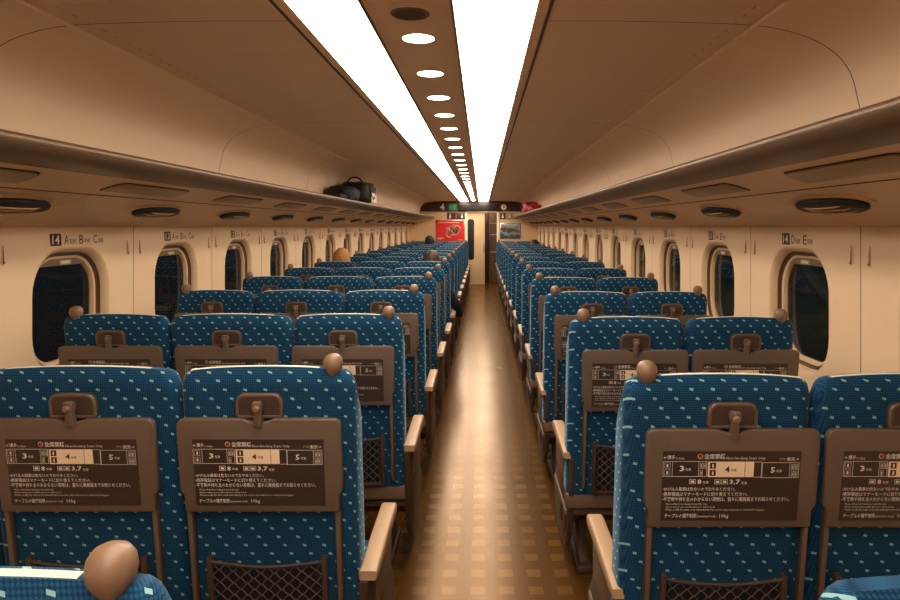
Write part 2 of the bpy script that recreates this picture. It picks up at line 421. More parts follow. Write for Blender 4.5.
# frame on the sloping underside: u along Y, v across the slope
def slope_fn(side, ha, za, hb, zb, yc, off=0.0):
    dx, dz = hb - ha, zb - za; L = math.hypot(dx, dz); dx /= L; dz /= L
    hm, zm = (ha + hb) / 2, (za + zb) / 2
    nx, nz = dz, -dx            # pointing down and to the aisle
    def fn(u, d, v): return (side * (hm + dx * v + nx * (d + off)) + 0.0, u, zm + dz * v + nz * (d + off))
    return fn
def oval(L, W, n=14, p=2.6):
    out = []
    for k in range(4 * n):
        t = 2 * math.pi * k / (4 * n); c, s_ = math.cos(t), math.sin(t)
        out.append((L / 2 * math.copysign(abs(c) ** (2 / p), c), W / 2 * math.copysign(abs(s_) ** (2 / p), s_)))
    return out
for side, word in ((-1, 'left'), (1, 'right')):
    v0 = p0 = None
    for k in range(-1, 14):
        yv = 3.29 + PITCH * k; yp = 2.80 + PITCH * k
        rown = 14 - k
        rowt = {-1: 'the bay nearest the camera'}.get(k, f'the window marked {rown}')
        if yv > Y1 - 0.3: continue
        if v0 is None:
            v0 = empty('air_vent', (XC, yv, 0)); fn = slope_fn(side, 1.36, 1.6575, 1.50, 1.616, 0)
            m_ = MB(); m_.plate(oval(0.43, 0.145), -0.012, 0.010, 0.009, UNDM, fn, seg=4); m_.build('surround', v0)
            m_ = MB(); m_.plate(oval(0.41, 0.128, p=2.2), 0.006, 0.032, 0.016, VENTM, fn, seg=4); m_.build('backing', v0)
            for q in range(3):
                vv = -0.030 + q * 0.029; hl = 0.20 * math.sqrt(max(0.1, 1 - (vv / 0.066) ** 2))
                m_ = MB(); m_.tube([(u * hl, 0.012 + 0.0245 * (1 - u ** 4), vv) for u in [-1, -.9, -.8, -.5, 0, .5, .8, .9, 1]], [0.001, 0.002, 0.003, 0.0034, 0.0034, 0.0034, 0.003, 0.002, 0.001], UNDM, 6, fn); m_.build('slat', v0)
            o = v0
        else: o = dup(v0); o.location = (XC, yv, 0)
        tag(o, f'black slatted air vent under {word} rack by {rowt}', 'air vent', f'air vents under the {word} rack')
        if p0 is None:
            p0 = empty('reading_lamp_panel', (XC, yp, 0)); fn = slope_fn(side, 1.135, 1.727, 1.30, 1.674, 0)
            m_ = MB(); m_.plate(rrect(-0.305, 0.305, -0.060, 0.042, (0.05, 0.05, 0.02, 0.02)), -0.003, 0.0015, 0.001, DARKGAP, fn); m_.build('gap', p0)
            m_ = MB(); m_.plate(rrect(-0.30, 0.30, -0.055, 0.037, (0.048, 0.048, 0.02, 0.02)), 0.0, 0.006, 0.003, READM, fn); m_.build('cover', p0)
            o = p0
        else: o = dup(p0); o.location = (XC, yp, 0)
        tag(o, f'flat brown lamp panel under {word} rack by {rowt}', 'lamp panel', f'lamp panels under the {word} rack')

# walls with window openings ------------------------------------------------
WZC, WHH, WHW = 1.160, 0.290, 0.288
def open_ring(hw, hh, r):
    return rrect(-hw, hw, -hh, hh, r, n=9)
def wall_mesh(side, word):
    X = WL if side < 0 else WR
    mb = MB()
    for k in range(-5, 14):
        ya, yb = 2.54 + PITCH * k + 0.002, 2.54 + PITCH * (k + 1) - 0.002
        yc = (ya + yb) / 2
        if k < -2:
            mb.add([(X, ya, 0), (X, yb, 0), (X, yb, 1.55), (X, ya, 1.55)], [(0, 1, 2, 3)], WALLM); continue
        inner = open_ring(WHW, WHH, 0.20); n = len(inner)
        y_l, y_r, z_b, z_t = ya - yc, yb - yc, -WZC, 1.552 - WZC
        outer = []
        for (a, c) in inner:
            s_ = min((y_r / a if a > 0 else y_l / a) if abs(a) > 1e-9 else 9e9, (z_t / c if c > 0 else z_b / c) if abs(c) > 1e-9 else 9e9)
            outer.append([a * s_, c * s_])
        for (cy, cz) in ((y_l, z_b), (y_r, z_b), (y_r, z_t), (y_l, z_t)):
            i = min(range(n), key=lambda q: (outer[q][0] - cy) ** 2 + (outer[q][1] - cz) ** 2); outer[i] = [cy, cz]
        rings = [[(X, yc + a, WZC + c) for a, c in outer], [(X, yc + a, WZC + c) for a, c in inner]]
        mb.loft(rings, WALLM, cap0=False, cap1=False)
        rv = [rings[1]]
        for (ins, dep) in ((0.004, 0.001), (0.010, 0.005), (0.016, 0.012), (0.021, 0.022), (0.025, 0.036)):
            rv.append([(X + side * dep, yc + a, WZC + c) for a, c in open_ring(WHW - ins, WHH - ins, 0.20 - ins * 0.6)])
        mb.loft(rv, REVEAL, cap0=False, cap1=False)
    for k in range(-5, 15):      # dark joint behind the panel gaps
        yj = 2.54 + PITCH * k; mb.box(min(X + side * 0.006, X + side * 0.012), max(X + side * 0.006, X + side * 0.012), yj - 0.01, yj + 0.01, 0, 1.55, DARKGAP)
    # shallow raised pilaster on each joint side
    o = mb.build('wall_' + word, ang=50); struct(o)
wall_mesh(-1, 'left'); wall_mesh(1, 'right')
wn = 0
for side, word in ((-1, 'left'), (1, 'right')):
    X = WL if side < 0 else WR
    fm = pm = bm_ = hm = None
    for k in range(-2, 14):
        yc = 3.06 + PITCH * k; wn += 1
        root = empty(f'window_{wn}', (X, yc, WZC)); struct(root)
        if fm is None:
            m_ = MB()
            def W(u, d, v, s=side): return (s * d, u, v)
            rings = []
            for grp, mt in ((((0.025, 0.036), (0.027, 0.030), (0.031, 0.030), (0.032, 0.040)), FRAMEM), (((0.032, 0.040), (0.040, 0.041), (0.041, 0.046)), FRAMEM), (((0.041, 0.046), (0.052, 0.048), (0.055, 0.054), (0.057, 0.072)), REVEAL)):
                rings = [[(a, dep, c) for a, c in open_ring(WHW - ins, WHH - ins, 0.20 - ins * 0.7)] for ins, dep in grp]
                m_.loft(rings, mt, cap0=False, cap1=False, fn=W)
            fm = m_.mesh('window_frame', ang=40)
            m_ = MB(); g_ = open_ring(WHW - 0.050, WHH - 0.050, 0.165)
            m_.loft([[(a, 0.066, c) for a, c in g_], [(a, 0.069, c) for a, c in g_]], GLASS, fn=W); pm = m_.mesh('pane', smooth=False)
            m_ = MB(); m_.plate(rrect(-0.18, 0.18, 0.205, 0.243, (0.004, 0.004, 0.03, 0.03)), 0.048, 0.060, 0.003, BLINDM, W); bm_ = m_.mesh('blind')
            m_ = MB(); m_.plate(rrect(-0.045, 0.045, 0.208, 0.232, 0.008), 0.040, 0.049, 0.003, ARMT, W)
            m_.box(-0.03, 0.03, 0.0392, 0.0402, 0.214, 0.226, INKW, W); hm = m_.mesh('handle')
        link('window_frame', fm, root); link('pane', pm, root); bl = link('blind', bm_, root); link('handle', hm, bl)

# row number signs above the windows, coat hooks at the panel joints
for side, word, seats in ((-1, 'left', [('A', '窓側'), ('B', '中央'), ('C', '通路')]), (1, 'right', [('D', '通路'), ('E', '窓側')])):
    X = (WL if side < 0 else WR) - side * 0.0012
    # text reads from inside: on the left wall +u runs along +Y, on the right wall along -Y
    def fn(u, d, v, s=side): return (-s * (-d), u * (-s), v)
    for k in range(0, 14):
        n = 14 - k; yc = 3.06 + PITCH * k + (0.04 if side < 0 else -0.02)
        z = 1.487; x = -0.215 if side < 0 else -0.165
        o = empty('seat_number_sign', (X, yc, 0)); bw = 0.082
        m_ = MB(); m_.plate([(x + 0.006, z - 0.027), (x + bw, z - 0.027), (x + bw - 0.006, z + 0.028), (x, z + 0.028)], -0.0004, 0.0008, 0.0002, INKD, fn, seg=1)
        if k < 9:
            ii = 0.017 if n < 10 else 0.0
            put_text(m_, str(n), x + 0.016 + ii, x + bw - 0.016 - ii, z - 0.020, z + 0.021, -0.0009, INKC, fn, bold=0.02)
        m_.build('number_plate', o, smooth=False)
        x += bw + 0.018
        for (L, kj) in seats:
            m_ = MB(); put_text(m_, L, x, x + 0.032, z - 0.022, z + 0.020, -0.0004, INKD, fn)
            if k < 5: put_text(m_, kj, x + 0.038, x + 0.084, z - 0.020, z + 0.004, -0.0004, INKD, fn)
            else: m_.box(x + 0.038, x + 0.084, -0.0006, -0.0002, z - 0.016, z + 0.000, INKD, fn)
            m_.build('seat_letter', o, smooth=False)
            x += 0.112
        tag(o, f'dark printed row {n} seat letter sign above its window on the {word} wall', 'sign', f'row number signs on the {word} wall')
    hk = None
    for k in range(-1, 13):
        yj = 2.54 + PITCH * k
        for dd, w2 in ((-0.062, 'nearer'), (0.062, 'farther')):
            if hk is None:
                hk = empty('coat_hook', (X, yj + dd, 1.435))
                m_ = MB(); m_.plate(rrect(-0.006, 0.006, -0.042, 0.038, 0.006), 0, 0.0025, 0.001, UNDM, lambda u, d, v, s=side: (-s * d, u, v)); m_.build('plate', hk)
                m_ = MB(); m_.tube([(-side * 0.002, 0, 0.02), (-side * 0.003, 0, 0), (-side * 0.003, 0, -0.022), (-side * 0.007, 0, -0.036), (-side * 0.006, 0, -0.030)], [0.001, 0.0015, 0.002, 0.0035, 0.002], BASEM, 6); m_.build('hook', hk)
                o = hk
            else: o = dup(hk); o.location = (X, yj + dd, 1.435)
            tag(o, f'tiny coat hook on {word} wall, {w2} one at the joint ' + (f'before the window marked {14 - k}' if k >= 0 else 'nearest the camera'), 'hook', f'coat hooks on the {word} wall')

# baseboards and a heater duct along both walls
for side, word in ((-1, 'left'), (1, 'right')):
    X = WL if side < 0 else WR
    m_ = MB(); a, c = sorted((X + side * 0.0, X - side * 0.035)); m_.rbox(a, c, Y0, Y1, 0.0, 0.16, 0.008, BASEM); struct(m_.build('baseboard_' + word))

# ------------------------------------------------------------------ end wall, door, vestibule
DX0, DX1, DZ = (466 - 482) * Y1 / 650, (498 - 482) * Y1 / 650, CAMZ + 14 * Y1 / 650
m_ = MB()
m_.box(WL, DX0, Y1, Y1 + 0.06, 0, CEIL, PANELM); m_.box(DX1, WR, Y1, Y1 + 0.06, 0, CEIL, PANELM); m_.box(DX0, DX1, Y1, Y1 + 0.06, DZ, CEIL, PANELM)
struct(m_.build('wall_end', smooth=False))
m_ = MB(); m_.box(WL, WR, Y0 - 0.06, Y0, 0, CEIL + 0.02, PANELM); struct(m_.build('wall_rear', smooth=False))
m_ = MB()
for x in (DX0, DX1): m_.rbox(x - 0.03, x + 0.03, Y1 - 0.02, Y1 + 0.08, 0, DZ + 0.03, 0.006, LINEM)
m_.rbox(DX0 - 0.03, DX1 + 0.03, Y1 - 0.02, Y1 + 0.08, DZ - 0.015, DZ + 0.045, 0.006, LINEM)
struct(m_.build('trim_1'))
dr = empty('door_1', (DX0, Y1 + 0.03, 0)); struct(dr)
dw = (484.8 - 466) * Y1 / 650
m_ = MB(); m_.rbox(-0.15, dw, 0.0, 0.035, 0.01, DZ - 0.01, 0.005, PANELM); m_.build('door_leaf', dr)
m_ = MB(); m_.plate(rrect(0.045, 0.215, CAMZ - 34 * Y1 / 650, CAMZ + 7 * Y1 / 650, 0.07), -0.006, 0.006, 0.003, BLACK); m_.build('door_window', dr)
m_ = MB(); m_.rbox(dw - 0.035, dw - 0.015, -0.022, 0.0, 0.85, 1.15, 0.004, CHROME); m_.build('door_handle', dr)
# vestibule behind the door
m_ = MB()
m_.box(-1.0, 1.2, Y1 + 0.06, Y1 + 2.4, -0.05, 0.0, FLOORM); struct(m_.build('floor_vestibule', smooth=False))
m_ = MB()
m_.box(-1.0, 1.2, Y1 + 2.4, Y1 + 2.45, 0, CEIL, PANELM)
m_.box(-1.05, -1.0, Y1 + 0.06, Y1 + 2.4, 0, CEIL, PANELM); m_.box(1.2, 1.25, Y1 + 0.06, Y1 + 2.4, 0, CEIL, PANELM)
struct(m_.build('wall_vestibule', smooth=False))
m_ = MB(); m_.box(-1.0, 1.2, Y1 + 0.06, Y1 + 2.4, CEIL, CEIL + 0.03, CEILM); struct(m_.build('ceiling_vestibule', smooth=False))
o = MB(); o.box(-0.1, 0.25, Y1 + 0.8, Y1 + 1.1, CEIL - 0.02, CEIL, SPOTM); tag(o.build('vestibule_lamp', smooth=False), 'small square ceiling lamp in the vestibule beyond the open door', 'ceiling light')
o = MB(); xa = 0.05; o.rbox(xa - 0.01, 0.20, Y1 + 1.3, Y1 + 1.36, 0, 1.98, 0.006, DARKW); tag(o.build('service_cabinet'), 'narrow dark cabinet front seen through the open end door', 'cabinet')
o = empty('vestibule_partition', (0.24, Y1 + 1.0, 0)); tag(o, 'grey beige partition with faint panel lines seen through the end doorway', 'partition')
q = MB(); q.rbox(-0.03, 0.55, 0, 0.05, 0.0, 2.15, 0.006, BASEM); q.build('panel', o)
q = MB()
for z in (0.82, 1.30, 1.62): q.box(-0.03, 0.55, -0.004, 0.0, z, z + 0.015, LINEM)
q.build('rail', o, smooth=False)

# bulkhead above the end door
bk = empty('bulkhead_panel', (XC, Y1 - 0.03, 2.05)); tag(bk, 'dark brown arched panel across the end wall above the door', 'panel')
m_ = MB()
top = [(h, z) for h, z in ceil_flat] + [c_ for c_ in cove if c_[1] > 1.93]
out = [(h, z - 0.006) for h, z in top]; out = [(-h, z) for h, z in out[::-1]] + out + [(1.40, DZ + 0.02), (-1.40, DZ + 0.02)]
m_.plate([(h, z - 2.05) for h, z in out], -0.03, 0.02, 0.004, DARKW); m_.build('panel', bk)
def PX(px): return (px - 482) * (Y1 - 0.07) / 650 - XC
def PZ(py): return CAMZ + (226 - py) * (Y1 - 0.07) / 650 - 2.05
m_ = MB(); m_.rbox(PX(458), PX(499.5), -0.042, -0.028, PZ(211), PZ(204.6), 0.004, BLACK); m_.build('display', bk)
m_ = MB(); put_text(m_, '4', PX(440), PX(444.5), PZ(210.3), PZ(203.6), -0.0322, INKW, bold=0.03); m_.build('car_number', bk, smooth=False)
m_ = MB(); m_.rbox(PX(448.6), PX(456.4), -0.040, -0.028, PZ(210.2), PZ(204.2), 0.004, GREEN)

m_.build('exit_display', bk)
m_ = MB(); c_ = (PX(504), 0, PZ(207)); m_.lathe([(0.001, -0.038), (0.068, -0.038), (0.075, -0.03)], c_, INKW, 24, 'y')
m_.lathe([(0.001, -0.0385), (0.034, -0.0385), (0.034, -0.038)], c_, INKR, 20, 'y'); m_.build('no_smoking_sign', bk)
def endx(px): return (px - 482) * Y1 / 650
def endz(py): return CAMZ + (226 - py) * Y1 / 650
for nm, x0, x1, lab in (('toilet_sign', 447, 465.2, 'small dark sign with three pictograms between bulkhead and red poster'), ('toilet_sign', 499.8, 505.5, 'small dark pictogram sign right of the door, above the landscape picture'), ('smoking_room_sign', 506.5, 512.5, 'small pale pictogram sign right of the dark one above the landscape picture')):
    q = empty(nm, (endx((x0 + x1) / 2), Y1 - 0.012, endz(216))); tag(q, lab, 'sign')
    hw = (x1 - x0) / 2 * Y1 / 650
    m_ = MB(); m_.rbox(-hw, hw, -0.006, 0.012, -0.085, 0.085, 0.004, DARKW if x0 < 506 else ARMT); m_.build('board', q)
    m_ = MB(); n = 3 if x0 == 447 else 1
    for i in range(n):
        cx = (i - (n - 1) / 2) * 0.155; mt = INKR if i == 1 else INKW
        m_.lathe([(0.001, -0.0075), (0.018, -0.0075), (0.018, -0.006)], (cx, 0, 0.045), mt, 12, 'y')
        m_.add([(cx - 0.03, -0.0075, -0.055), (cx + 0.03, -0.0075, -0.055), (cx + 0.018, -0.0075, 0.02), (cx - 0.018, -0.0075, 0.02)], [(0, 1, 2, 3)], mt)
    m_.build('pictogram', q, smooth=False)
# posters
q = empty('framed_poster', (endx(450.2), Y1 - 0.015, endz(231))); tag(q, 'red framed poster with a silver emblem on the end wall left of the door', 'poster')
hw, hh = 14.4 * Y1 / 650, 11 * Y1 / 650
m_ = MB(); m_.rbox(-hw, hw, -0.008, 0.015, -hh, hh, 0.004, CHROME); m_.build('frame', q)
m_ = MB(); m_.box(-hw + 0.015, hw - 0.015, -0.010, -0.008, -hh + 0.015, hh - 0.015, REDM)
random.seed(3)
pts = [(0.06 + 0.21 * math.cos(t * 2.0) * (0.6 + 0.4 * math.cos(3 * t)), -0.0115, 0.0 + 0.16 * math.sin(3 * t + 0.4) * (0.75 + 0.25 * math.sin(t))) for t in [2 * math.pi * i_ / 60 for i_ in range(60)]]
m_.tube(pts, 0.019, SILV, 5, closed=True)
m_.tube([(0.10 + 0.08 * math.cos(a), -0.0125, 0.0 + 0.07 * math.sin(2 * a)) for a in [2 * math.pi * i_ / 30 for i_ in range(30)]], 0.02, TRAYD, 5, closed=True)
for (x0, x1, z0) in ((-0.30, 0.24, 0.215), (-0.33, -0.16, -0.19), (-0.33, -0.22, -0.215), (0.2, 0.32, -0.24)): m_.box(x0, x1, -0.0108, -0.010, z0, z0 + 0.014, INKW)
m_.build('print', q, smooth=False)
def landscape_mat():
    m, t, b_ = new_mat('printed landscape')
    tc = t.nodes.new('ShaderNodeTexCoord'); s_ = t.nodes.new('ShaderNodeSeparateXYZ'); t.links.new(tc.outputs['Object'], s_.inputs[0])
    n = t.nodes.new('ShaderNodeTexNoise'); n.inputs['Scale'].default_value = 7; t.links.new(tc.outputs['Object'], n.inputs['Vector'])
    z = mth(t, 'ADD', s_.outputs[2], mth(t, 'MULTIPLY', mth(t, 'SUBTRACT', n.outputs['Fac'], 0.5), 0.35))
    r = t.nodes.new('ShaderNodeValToRGB'); r.color_ramp.interpolation = 'LINEAR'
    el = r.color_ramp.elements; el[0].position = 0.2; el[0].color = srgb(60, 70, 80); el[1].position = 0.95; el[1].color = srgb(170, 190, 205)
    for p, c in ((0.38, srgb(150, 165, 175)), (0.46, srgb(90, 84, 74)), (0.55, srgb(56, 60, 60)), (0.66, srgb(140, 120, 96))):
        e = el.new(p); e.color = c
    mr = t.nodes.new('ShaderNodeMapRange'); mr.inputs[1].default_value = -0.2; mr.inputs[2].default_value = 0.2; t.links.new(z, mr.inputs[0])
    t.links.new(mr.outputs[0], r.inputs[0]); t.links.new(r.outputs[0], b_.inputs['Base Color']); return m
q = empty('framed_picture', (endx(510.3), Y1 - 0.015, endz(230.8))); tag(q, 'framed landscape picture on the end wall right of the door', 'picture')
hw, hh = 10.3 * Y1 / 650, 7.8 * Y1 / 650
m_ = MB(); m_.rbox(-hw, hw, -0.008, 0.015, -hh, hh, 0.004, CHROME); m_.build('frame', q)
m_ = MB(); m_.box(-hw + 0.018, hw - 0.018, -0.010, -0.008, -hh + 0.018, hh - 0.018, landscape_mat()); m_.build('print', q, smooth=False)

# ================================================================== the seats
ZT = 1.173
def shear(x, y, z): return (x, y + (ZT - z) * TILT, z)
CACHE = {}
def notice_mesh():
    mb = MB(); S = 0.000509
    def X(p): return (p - 418) * S
    def Z(p): return 1.038 - p * S
    Y = -0.0290; dy = -0.0006
    mb.plate(rrect(X(70), X(755), Z(472), Z(105), 0.004), Y, Y + 0.002, 0.0005, TRAYD, shear, seg=1)
    y1 = Y + dy; y2 = Y + 2 * dy
    T = lambda s, a, c, t, bt, mat=INKW, y=None, bold=0.0, res=1: put_text(mb, s, X(a), X(c), Z(bt), Z(t), y1 if y is None else y, mat, shear, res, bold)
    Q = lambda a, c, t, bt, mat, y=y1: mb.add([(X(a), y, Z(bt)), (X(c), y, Z(bt)), (X(c), y, Z(t)), (X(a), y, Z(t))], [(0, 1, 2, 3)], mat, shear)
    def frame(a, c, t, bt, wd=2.2, mat=INKW, y=y1):
        Q(a, c, t, t + wd, mat, y); Q(a, c, bt - wd, bt, mat, y); Q(a, a + wd, t, bt, mat, y); Q(c - wd, c, t, bt, mat, y)
    T('←博多', 74, 132, 126, 148, bold=0.01); T('for Hakata', 135, 176, 137, 147)
    mb.lathe([(0.0005, 0), (13.5 * S, 0)], (X(255), 0, Z(131)), INKW, 18, 'y', lambda x, y, z: shear(x, y + y1, z))
    mb.lathe([(0.0005, 0), (10.5 * S, 0)], (X(255), 0, Z(131)), INKR, 18, 'y', lambda x, y, z: shear(x, y + y2, z))
    T('全席禁煙', 275, 378, 118, 146, bold=0.015); T('Non-Smoking Seats Only', 383, 578, 134, 152)
    T('for Tokyo', 648, 680, 140, 151); T('東京→', 683, 744, 136, 156, bold=0.01)
    frame(72, 290, 157, 238); frame(560, 746, 163, 244); Q(525, 560, 160, 162.5, INKW); Q(525, 560, 239, 241.5, INKW)
    Q(295, 523, 159, 240, INKC)
    for (a, t) in ((79, 164), (79, 201), (256, 166), (273, 166), (256, 203), (708, 172), (725, 172), (708, 208), (725, 208)):
        wd = 30 if a == 79 else 14
        frame(a, a + wd, t, t + 30, 1.6); Q(a + wd * 0.35, a + wd * 0.65, t + 8, t + 24, INKW)
    for t in (164, 202):
        Q(304, 334, t, t + 31, TRAYD, y2); Q(315, 323, t + 7, t + 25, INKC, y2 + dy)
    Q(118, 120, 158, 238, INKW); Q(248, 250, 158, 238, INKW); Q(563, 565, 163, 244, INKW); Q(699, 701, 163, 244, INKW)
    Q(477, 479, 160, 240, TRAYD, y2)
    T('3', 155, 179, 180, 210, bold=0.02); T('号車', 184, 212, 193, 208)
    T('4', 379, 403, 184, 214, TRAYD, y2, bold=0.02); T('号車', 408, 437, 196, 211, TRAYD, y2)
    T('5', 607, 629, 188, 218, bold=0.02); T('号車', 634, 662, 201, 216)
    frame(205, 238, 251, 276, 2); Q(212, 231, 258, 270, INKW); T('8', 246, 266, 252, 277, bold=0.02); T('号車', 272, 302, 261, 275)
    frame(331, 362, 252, 277, 2); frame(366, 397, 252, 277, 2); Q(338, 355, 259, 271, INKW); Q(373, 390, 259, 271, INKW)
    T('3,7', 406, 458, 253, 281, bold=0.02); T('号車', 464, 493, 264, 279)
    T('•かけ込み乗車は危ないのでおやめください。', 75, 437, 293, 313, bold=0.006)
    T('•携帯電話はマナーモードに切り替えてください。', 75, 500, 319, 340, bold=0.006)
    T('•不審物や持ち主のわからない荷物は、直ちに乗務員までお知らせください。', 75, 708, 345, 368, bold=0.006)
    T('•Please refrain from rushing to board the train.', 92, 302, 377, 389)
    T('•Please switch your mobile phone to silent mode.', 92, 342, 393, 404)
    T('•Please notify the train crew immediately if you notice any suspicious or unattended baggage.', 92, 590, 407, 420)
    T('テーブルの積載制限', 90, 250, 433, 456, bold=0.008); T('(maximum load) :', 254, 350, 441, 456); T('10kg', 364, 410, 435, 460, bold=0.01)
    return mb.mesh('notice_panel', smooth=False)
def tray_mesh():
    mb = MB(); h = 0.2185; z0, z1 = 0.778, 1.040
    o = [(-h + 0.014, z0), (h - 0.014, z0), (h - 0.010, z0 + 0.004), (h - 0.010, z0 + 0.048), (h - 0.004, z0 + 0.056), (h, z0 + 0.064)]
    o += [(h - 0.020 + 0.020 * math.cos(R(a)), z1 - 0.020 + 0.020 * math.sin(R(a))) for a in range(0, 91, 15)]
    o += [(0.042 - 0.084 * t, z1 - 0.011 * math.sin(math.pi * t)) for t in [k / 8 for k in range(9)]]
    o += [(-h + 0.020 + 0.020 * math.cos(R(a)), z1 - 0.020 + 0.020 * math.sin(R(a))) for a in range(90, 181, 15)]
    o += [(-h, z0 + 0.064), (-h + 0.004, z0 + 0.056), (-h + 0.010, z0 + 0.048), (-h + 0.010, z0 + 0.004)]
    mb.plate(o, -0.028, -0.007, 0.0045, TRAYM, shear); return mb.mesh('tray_table', ang=50)
def latch_plate_mesh():
    mb = MB()
    mb.plate(rrect(-0.063, 0.063, 1.038, 1.106, (0.008, 0.008, 0.024, 0.024)), -0.014, 0.004, 0.006, ARMD, shear)
    mb.tube([(x, -0.012, z) for x, z in rrect(-0.058, 0.058, 1.043, 1.101, (0.006, 0.006, 0.022, 0.022))], 0.005, TRAYM, 6, shear, closed=True)
    return mb.mesh('latch_plate', ang=50)
def latch_mesh():
    mb = MB()
    mb.plate([(-0.010, 1.018), (0.010, 1.018), (0.012, 1.03), (0.008, 1.055), (0.014, 1.075), (0.010, 1.087), (-0.010, 1.087), (-0.014, 1.075), (-0.008, 1.055), (-0.012, 1.03)], -0.036, -0.015, 0.004, TRAYM, shear)
    mb.lathe([(0.001, -0.046), (0.007, -0.045), (0.009, -0.040), (0.009, -0.034)], (0, 0, 1.070), KNOBM, 14, 'y', shear)
    return mb.mesh('latch', ang=50)
def arm_mesh():
    mb = MB()
    mb.rbox(-0.0095, 0.0095, -0.018, -0.004, 0.43, 0.845, 0.004, ARMD, shear)
    mb.rbox(-0.006, 0.006, -0.021, -0.017, 0.45, 0.80, 0.0015, TRAYM, shear)
    mb.lathe([(0.001, -0.024), (0.008, -0.022), (0.0095, -0.016)], (0, 0, 0.445), CHROME, 12, 'y', shear)
    return mb.mesh('tray_arm', ang=50)
def pocket_frame_mesh():
    mb = MB()
    for s in (-1, 1): mb.rbox(s * 0.158 - 0.0075, s * 0.158 + 0.0075, -0.020, 0.002, 0.405, 0.640, 0.004, ARMD, shear)
    mb.rbox(-0.158, 0.158, -0.016, 0.002, 0.405, 0.420, 0.004, ARMD, shear)
    mb.plate([(-0.155, 0.41), (0.155, 0.41), (0.155, 0.612)] + [(0.155 - 0.31 * t, 0.612 - 0.016 * math.sin(math.pi * t)) for t in [k / 8 for k in range(1, 8)]] + [(-0.155, 0.612)], -0.004, 0.002, 0.001, NETD, shear)
    mb.tube([(0.155 - 0.31 * t, -0.015, 0.628 - 0.016 * math.sin(math.pi * t)) for t in [k / 12 for k in range(13)]], 0.004, NETM, 6, shear)
    return mb.mesh('pocket_frame', ang=50)
def net_mesh():
    mb = MB(); n = 44
    for j in range(11):
        z = 0.428 + j * 0.0185; ph = math.pi * (j % 2)
        sag = -0.016 * max(0, (z - 0.5) / 0.13)
        mb.tube([(-0.152 + 0.304 * t, -0.012, z + 0.0085 * math.cos(2 * math.pi * t * 8 + ph) + sag * math.sin(math.pi * t)) for t in [k / n for k in range(n + 1)]], 0.0019, NETM, 4, shear)
    return mb.mesh('net', ang=60)
def gz(z):
    t = min(1, max(0, (z - 1.00) / (ZT - 1.00))); return 1 - 0.66 * t * t * (3 - 2 * t)
def knob_mesh():
    mb = MB()
    mb.lathe([(0.010, -0.006), (0.013, 0.0), (0.019, 0.006), (0.0245, 0.016), (0.0265, 0.028), (0.0245, 0.040), (0.018, 0.049), (0.009, 0.0535), (0.001, 0.0545)], (0, 0, 0), KNOBM, 24)
    return mb.mesh('grab_knob', ang=80)
def backrest_mesh(wd):
    h = wd / 2 - 0.002; n = 12
    o = [(-h + 0.01, 0.40), (h - 0.01, 0.40), (h - 0.003, 0.42), (h, 0.60), (h, 0.8), (h - 0.002, 1.0), (h - 0.003, 1.09)]
    r = 0.034; tz = 1.163
    o += [(h - 0.003 - r + r * math.cos(R(a)), tz - r + r * math.sin(R(a))) for a in range(8, 90, 12)]
    xs = h - 0.003 - r
    o += [(xs - 2 * xs * t, tz + (ZT - tz) * (1 - (1 - 2 * t) ** 2) ** 0.8) for t in [k / n for k in range(n + 1)]]
    o += [(-(h - 0.003 - r) - r * math.cos(R(a)), tz - r + r * math.sin(R(a))) for a in range(80, 0, -12)]
    o += [(-(h - 0.003), 1.09), (-(h - 0.002), 1.0), (-h, 0.8), (-h, 0.60), (-h + 0.003, 0.42)]
    mb = MB(); 
    # extra loops down the sides so that the taper towards the crest stays smooth
    o2 = []
    for i, p in enumerate(o):
        q = o[(i + 1) % len(o)]; o2.append(p)
        if abs(q[0] - p[0]) < 0.01 and abs(q[1] - p[1]) > 0.06 and max(p[1], q[1]) > 0.95:
            m = int(abs(q[1] - p[1]) / 0.025)
            o2 += [(p[0] + (q[0] - p[0]) * t / m, p[1] + (q[1] - p[1]) * t / m) for t in range(1, m)]
    bm = bmesh.new()
    L0 = 0.40; zs = [0.40, 0.42, 0.5, 0.6, 0.7, 0.8, 0.9] + [0.95 + 0.02 * i for i in range(12)]
    hw_ = lambda z: h - (0.01 * max(0, (0.42 - z) / 0.02)) - 0.003 * max(0, (z - 0.8) / 0.37)
    def topx(x):   # crest height at x
        xs_ = h - 0.003 - r; a = abs(x)
        if a <= xs_: return tz + (ZT - tz) * (1 - (a / xs_) ** 2) ** 0.8
        return tz - r + math.sqrt(max(0, r * r - (a - xs_) ** 2))
    # lofted: columns across the width, each column a closed loop rear -> crest -> front
    cols = []; nx = 26
    for i in range(nx + 1):
        u = -math.cos(math.pi * i / nx); x = u * (h - 0.0005)
        edge = min(h - abs(x), 0.030) / 0.030; ins = 0.030 * (1 - math.sqrt(max(0, 1 - (1 - edge) ** 2)))
        top = topx(min(abs(x), h - 0.0035)); loop = []
        if abs(x) > h - 0.003: top = tz - r
        N = 22
        for k in range(N + 1):      # rear, going up
            z = 0.40 + (top - 0.40) * (k / N) ** 0.8
            d = top - z; rr = 0.018 * (1 - math.sqrt(max(0, 1 - (1 - min(1, d / 0.018)) ** 2)))
            y = min(ins + rr, 0.0625 * gz(z)); loop.append((x, y, z))
        for k in range(N, -1, -1):  # front, going down
            z = 0.40 + (top - 0.40) * (k / N) ** 0.8
            y = max(0.125 * gz(z) - ins, 0.0625 * gz(z) + 0.0005); loop.append((x, y, z - 0.0005))
        cols.append(loop)
    mb.loft(cols, FAB, fn=shear); bm.free()
    return mb.mesh('backrest', ang=60)
